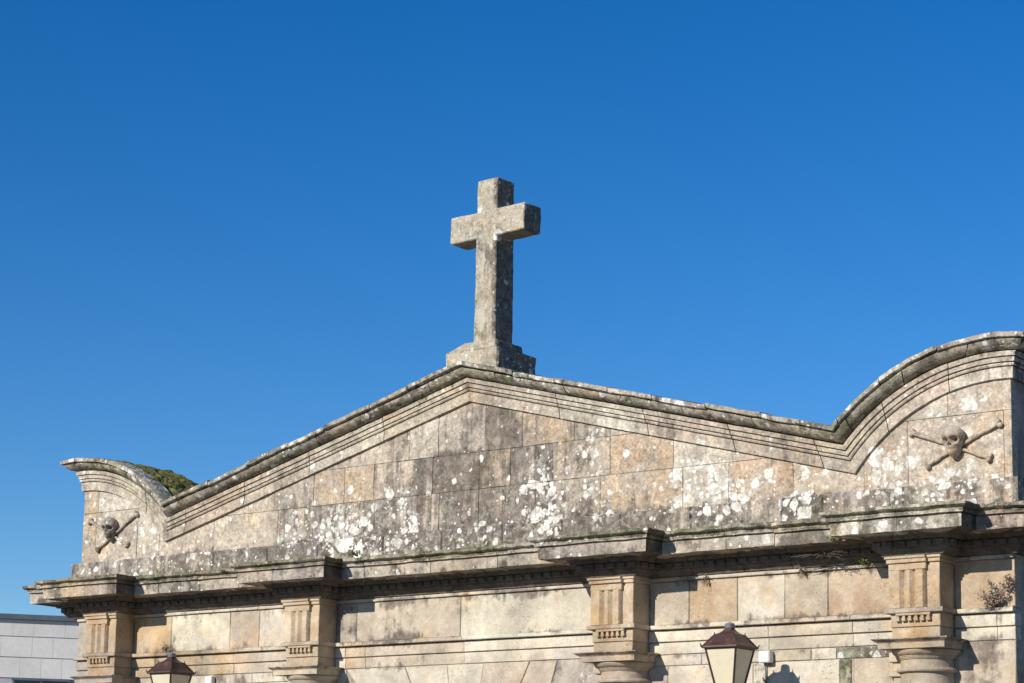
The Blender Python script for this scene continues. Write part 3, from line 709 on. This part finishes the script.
# ================================================================== LANTERNS
ms = NT('brown painted sheet metal')
msc = ms.mix(ms.ss(ms.noise(9, 4, .65), .45, .7), (.052, .026, .019), (.105, .055, .04)); ms.bump(ms.noise(30, 3), .15, .003); ms.done(msc, .42, .45); M_sheet = ms.m
M_iron = plain('dark lantern iron', (.035, .022, .019), .45, .45, .25, 12)
gl = NT('cream opal glass'); glc = gl.mix(gl.noise(6, 3), (.56, .50, .365), (.63, .57, .42)); glc = gl.mix(gl.ss(gl.noise(17, 5, .7), .5, .75, 0, .35), glc, (.36, .30, .2)); gl.done(glc, .12, .5)
gl.b.inputs['Transmission Weight'].default_value = .0
gl.b.inputs['Subsurface Weight'].default_value = .0
M_opal = gl.m
M_cap = plain('weathered zinc', (.16, .19, .2), .5, .4, .25, 20)
def lantern(cx, cy, label):
    zE = 3.478; L = empty('wall_lantern', (cx, cy, zE - .55), label, 'lantern', 'wall lanterns in front of the gate')
    org = Vector((cx, cy, zE))
    def P(x, y, z): return org + Vector((x, y, z))
    # roof: skirt, hipped lower roof, crested break, concave neck
    rf = MB(); prof = [(.165, -.012), (.190, -.012), (.196, -.004), (.192, .010), (.186, .014), (.150, .058), (.106, .126), (.100, .128), (.072, .140), (.048, .162), (.036, .182), (.034, .192)]
    rows = [[P(sx * r, sy * r, z) for sx, sy in ((-1, -1), (0, -1), (1, -1), (1, 0), (1, 1), (0, 1), (-1, 1), (-1, 0), (-1, -1))] for r, z in prof]
    rf.quadgrid(rows, (.1, .1, .1), lambda p: (0, 0, 0))
    for sx, sy in ((-1, -1), (1, -1), (1, 1), (-1, 1)):
        rf.tube(P(sx * .192, sy * .192, .0), P(sx * .207, sy * .207, .036), .012, .003, 6)
        rf.tube(P(sx * .104, sy * .104, .118), P(sx * .108, sy * .108, .150), .009, .002, 6)
        rf.tube(P(sx * .188, sy * .188, .012), P(sx * .104, sy * .104, .127), .006, .005, 6)
    rf.build('roof', M_sheet, L, smooth=30)
    fn = MB(); fn.lathe(cx, cy, [(.036, zE + .186), (.050, zE + .19), (.052, zE + .198), (.040, zE + .204), (.046, zE + .212), (.049, zE + .222), (.040, zE + .234), (.016, zE + .242), (.008, zE + .246)], 20)
    fn.build('finial', M_cap, L)
    # frame: four tapering corner bars, top and bottom rails, base cup
    zB = -.50; rT, rB = .168, .075
    f = MB()
    for sx, sy in ((-1, -1), (1, -1), (1, 1), (-1, 1)): f.tube(P(sx * rT, sy * rT, -.01), P(sx * rB, sy * rB, zB), .011, .010, 8)
    for z, r in ((-.012, rT), (zB, rB)):
        cs = [P(-r, -r, z), P(r, -r, z), P(r, r, z), P(-r, r, z)]
        for i in range(4): f.tube(cs[i], cs[(i + 1) % 4], .012, .012, 8)
    f.lathe(cx, cy, [(.085, zE + zB), (.09, zE + zB - .02), (.06, zE + zB - .05), (.025, zE + zB - .09), (.02, zE + zB - .14)], 20)
    f.build('frame', M_iron, L)
    for a in range(4):
        m = Matrix.Rotation(a * pi / 2, 3, 'Z'); p = MB(); q = []
        for dy in (.0, .004):
            for x, z, r in ((-(rT - .012), -.022, rT), (rT - .012, -.022, rT), (rB - .01, zB + .012, rB), (-(rB - .01), zB + .012, rB)): q.append(org + m @ Vector((x, -r + .002 + dy, z)))
        ids = [p.vert(v) for v in q]
        p.face(0, 1, 2, 3); p.face(7, 6, 5, 4)
        for i in range(4): p.face(i, 4 + i, 4 + (i + 1) % 4, (i + 1) % 4)
        p.build('glass_pane', M_opal, L, smooth=0)
    b = MB(); pts = [P(0, 0, zB - .13), P(0, .05, zB - .24), P(0, .25, zB - .32), P(0, .5, zB - .26), P(0, -cy - .02, zB - .20)]
    for a_, b_ in zip(pts, pts[1:]): b.tube(a_, b_, .016, .016, 8)
    b.tube(P(0, .18, zB - .30), P(0, -cy - .02, zB - .62), .012, .012, 8)
    b.cuboid(cx - .05, cx + .05, -.022, .004, zE + zB - .72, zE + zB - .12)
    b.build('bracket', M_iron, L)
    return L
lantern(3.81, -.75, 'brown roofed lantern with cream panes, nearer the camera, right of the second column from right')
lantern(-3.80, -.75, 'brown roofed lantern with cream panes, farther off, in the left bay beside the end column')

# ================================================================== WHITE WALL BOXES
M_white = plain('white plastic', (.72, .70, .66), .45, .4, .06, 10)
M_cable = plain('grey cable', (.12, .12, .12), .6, .3, .1, 10)
def wall_box(x0, x1, z0, z1, dep, label):
    t = empty('junction_box', ((x0 + x1) / 2, -.002, z0), label, 'junction box', 'white boxes fixed to the wall')
    b = MB(); b.cuboid(x0, x1, -dep, -.006, z0, z1, b=.006); b.build('housing', M_white, t, smooth=0)
    l = MB(); l.cuboid(x0 + .006, x1 - .006, -dep - .006, -dep + .001, z0 + .006, z1 - .006, b=.004); l.build('lid', M_white, t, smooth=0)
    c = MB(); xc = (x0 + x1) / 2
    c.tube((xc - .02, -.03, z0 + .004), (xc - .02, -.022, z0 - .08), .007, .007, 8); c.tube((xc - .02, -.022, z0 - .08), (xc + .0, -.016, 2.9), .007, .007, 8)
    c.tube((xc + .025, -.03, z0 + .004), (xc + .022, -.018, z0 - .03), .012, .01, 8); c.build('cable', M_cable, t)
wall_box(3.735, 3.858, 3.388, 3.505, .09, 'small white box on the wall beside the nearer lantern')
wall_box(-3.93, -3.82, 3.30, 3.492, .07, 'small white box at the lower picture edge beside the farther lantern')

# ================================================================== PLANTS ROOTED IN THE STONE
def leafmat(name, c1, c2):
    s = NT(name); return s.done(s.mix(s.noise(40, 3), c1, c2), .7, .2)
M_dry = leafmat('dry brown leaves', (.16, .105, .085), (.37, .28, .22))
M_green = leafmat('green leaves', (.10, .17, .02), (.24, .33, .07))
M_grass = leafmat('dull green leaves', (.07, .09, .025), (.16, .17, .06))
M_stem = leafmat('brown stems', (.07, .055, .04), (.13, .10, .07))
def plant(loc, rx, rz, n, size, mat, name, label, cat, dep=.1, stems=14, group=None, drop=0.):
    t = empty(name, loc, label, cat, group); L = Vector(loc)
    st = MB(); lf = MB(); tips = []
    for i in range(stems):
        a = random.uniform(-1, 1); q = L + Vector((a * rx, -random.uniform(.15, 1) * dep, random.uniform(.15, 1) * rz * (1 - .35 * abs(a)) - drop * random.random()))
        m_ = L + (q - L) * .5 + Vector((0, -.02, .02)); st.tube(L, m_, .004, .003, 5); st.tube(m_, q, .003, .0015, 5); tips.append((m_, q))
    for i in range(n):
        m_, q = random.choice(tips); c = m_.lerp(q, random.uniform(.1, 1.1)) + Vector([random.gauss(0, size * .8) for _ in range(3)])
        if c.y > -.01: c.y = -.01 - random.random() * .02
        d = Vector([random.gauss(0, 1) for _ in range(3)]).normalized(); e = d.orthogonal().normalized(); s_ = size * random.uniform(.5, 1.2)
        ids = [lf.vert(c - d * s_), lf.vert(c + e * s_ * .42 + d.cross(e) * s_ * .12), lf.vert(c + d * s_), lf.vert(c - e * s_ * .42 + d.cross(e) * s_ * .12)]; lf.face(*ids)
    st.build('stems', M_stem, t); lf.build('leaves', mat, t, smooth=0)
    return t
plant((6.22, -.04, 3.79), .15, .30, 460, .017, M_dry, 'dry_plant', 'dried brown weed on the ledge at the far right end', 'plant', .12, 22)
plant((6.34, -.02, 3.97), .07, .17, 170, .016, M_dry, 'dry_plant', 'small dried weed higher up against the wall\'s right corner', 'plant', .08, 10)
plant((4.77, -.42, 4.475), .05, .07, 45, .02, M_green, 'green_weed', 'bright green weed under the cornice left of the rightmost column', 'plant', .06, 8)
plant((4.90, -.07, 4.29), .05, .06, 40, .016, M_green, 'green_weed', 'tiny green weed on the fillet just left of the rightmost triglyph', 'plant', .05, 7)
plant((3.10, -.04, 4.27), .03, .05, 34, .014, M_dry, 'dry_plant', 'little dried tuft hanging over the ochre frieze block', 'plant', .03, 6, drop=.12)
plant((4.20, -.04, 4.27), .03, .04, 30, .014, M_dry, 'dry_plant', 'little dried tuft hanging over the rosy frieze block', 'plant', .03, 6, drop=.09)
M_root = leafmat('blackened roots', (.02, .017, .013), (.06, .045, .035))
plant((4.55, -.20, 4.37), 0.36, .08, 110, .013, M_root, 'dry_plant', 'blackened mat of dead roots under the cornice left of the rightmost column', 'plant', 0.12, 22, drop=.08)
plant((-4.62, -.05, 3.815), .06, .12, 40, .014, M_grass, 'dry_plant', 'thin weed on the ledge above the farther lantern', 'plant', .05, 9)
plant((-1.35, -.3, 4.745), .10, .05, 90, .016, M_grass, 'grass_tuft', 'green grass tuft on the cornice right of the second column from left', 'plant', .1, 12)
plant((-.62, -.10, 6.53), .05, .05, 60, .012, M_grass, 'grass_tuft', 'dull green tuft in the mouldings just left of the apex', 'plant', .06, 8)
#plant((5.53, -.66, 4.72), .12, .05, 110, .015, M_grass, 'grass_tuft', 'green tuft on the cornice above the rightmost column', 'plant', .1, 12)

# ================================================================== BUILDING BEYOND
ob = NT('pale grey cladding panels')
oc = ob.mix(1, ob.attr('tint').outputs['Color'], ob.lin(ob.noise(.8, 5, .7), .3, .7, .9, 1.1), 'MULTIPLY'); oc = ob.mix(1, oc, ob.lin(ob.noise(14, 3, .6), .3, .7, .94, 1.06), 'MULTIPLY'); ob.done(oc, .6, .3)
M_seam = plain('grey seams', (.40, .40, .41), .8, .1, .1, 2); M_coping = plain('dark blue grey metal coping', (.10, .12, .15), .4, .4, .2, 2); M_wglass = plain('dark window glass', (.03, .035, .045), .12, .6, .1, 1)
Cam = M.translation; dst = 70.
mid = Vector((-.781, .658, 0)).normalized(); cen = Vector((Cam.x, Cam.y, 0)) + mid * dst
ux = Vector((.62, .7846, 0)); nn_ = Vector((ux.y, -ux.x, 0))        # along the facade, towards the viewer
top_ = 1.65 + dst * .0973
off = empty('office_building', tuple(cen), 'pale grey panel-clad modern building with dark roof edge beyond the gate', 'building')
def PW(u, d, z): return Vector((cen.x, cen.y, 0)) + ux * u + nn_ * d + Vector((0, 0, z))
def obox(mb, u0, u1, d0, d1, z0, z1, tint=(.5, .5, .5)):
    k = [mb.vert(PW(u, d, z), tint) for z in (z0, z1) for u, d in ((u0, d0), (u1, d0), (u1, d1), (u0, d1))]
    for f in ((0, 1, 2, 3), (7, 6, 5, 4), (0, 4, 5, 1), (1, 5, 6, 2), (2, 6, 7, 3), (3, 7, 4, 0)): mb.face(*[k[i] for i in f])
U0, U1 = -14, 4.5
wl = MB(); obox(wl, U0, U1, -12, -.03, 0, top_ - .17, (.12, .12, .13)); wl.build('wall', M_seam, off, smooth=0)
pn = MB(); zt = top_ - .165; rh = .668
for r in range(12):
    z1 = zt - r * rh + (.02 if r else 0); z0 = zt - (r + 1) * rh + .02
    if z0 < .1: break
    z1 = min(z1 + .12, zt + .03); z0 += .12; x = U0 + .1 + (r % 3) * .31
    while x < U1:
        wd = (.98, .92, 1.04, .66)[(r * 3 + int(x * 7)) % 4]
        if r >= 3 and r < 6 and x + wd > -.62 and x < 1.2: x += wd; continue
        k = random.uniform(.95, 1.04)
        obox(pn, x, min(x + wd - .006, U1), -.04, 0, z0, z1 - .03, (.67 * k, .64 * k, .60 * k)); x += wd
pn.build('cladding', ob.m, off, smooth=0)
cp = MB(); obox(cp, U0 - .1, U1 + .1, -12.1, .12, top_ - .16, top_); cp.build('coping', M_coping, off, smooth=0)
wd_ = MB(); obox(wd_, -.6, 1.1, -.028, -.015, zt + .12 - 6 * rh, zt + .12 - 3 * rh - .06); wf = wd_.build('window', M_wglass, off, smooth=0)
fm = MB()
for u in (-.64, .22, 1.08): obox(fm, u, u + .06, -.012, .03, zt + .12 - 6 * rh, zt + .12 - 3 * rh - .06)
obox(fm, -.68, 1.18, -.010, .05, zt + .12 - 3 * rh - .062, zt + .12 - 3 * rh + .02); fm.build('frame', M_coping, wf, smooth=0)
bpy.context.view_layer.update()
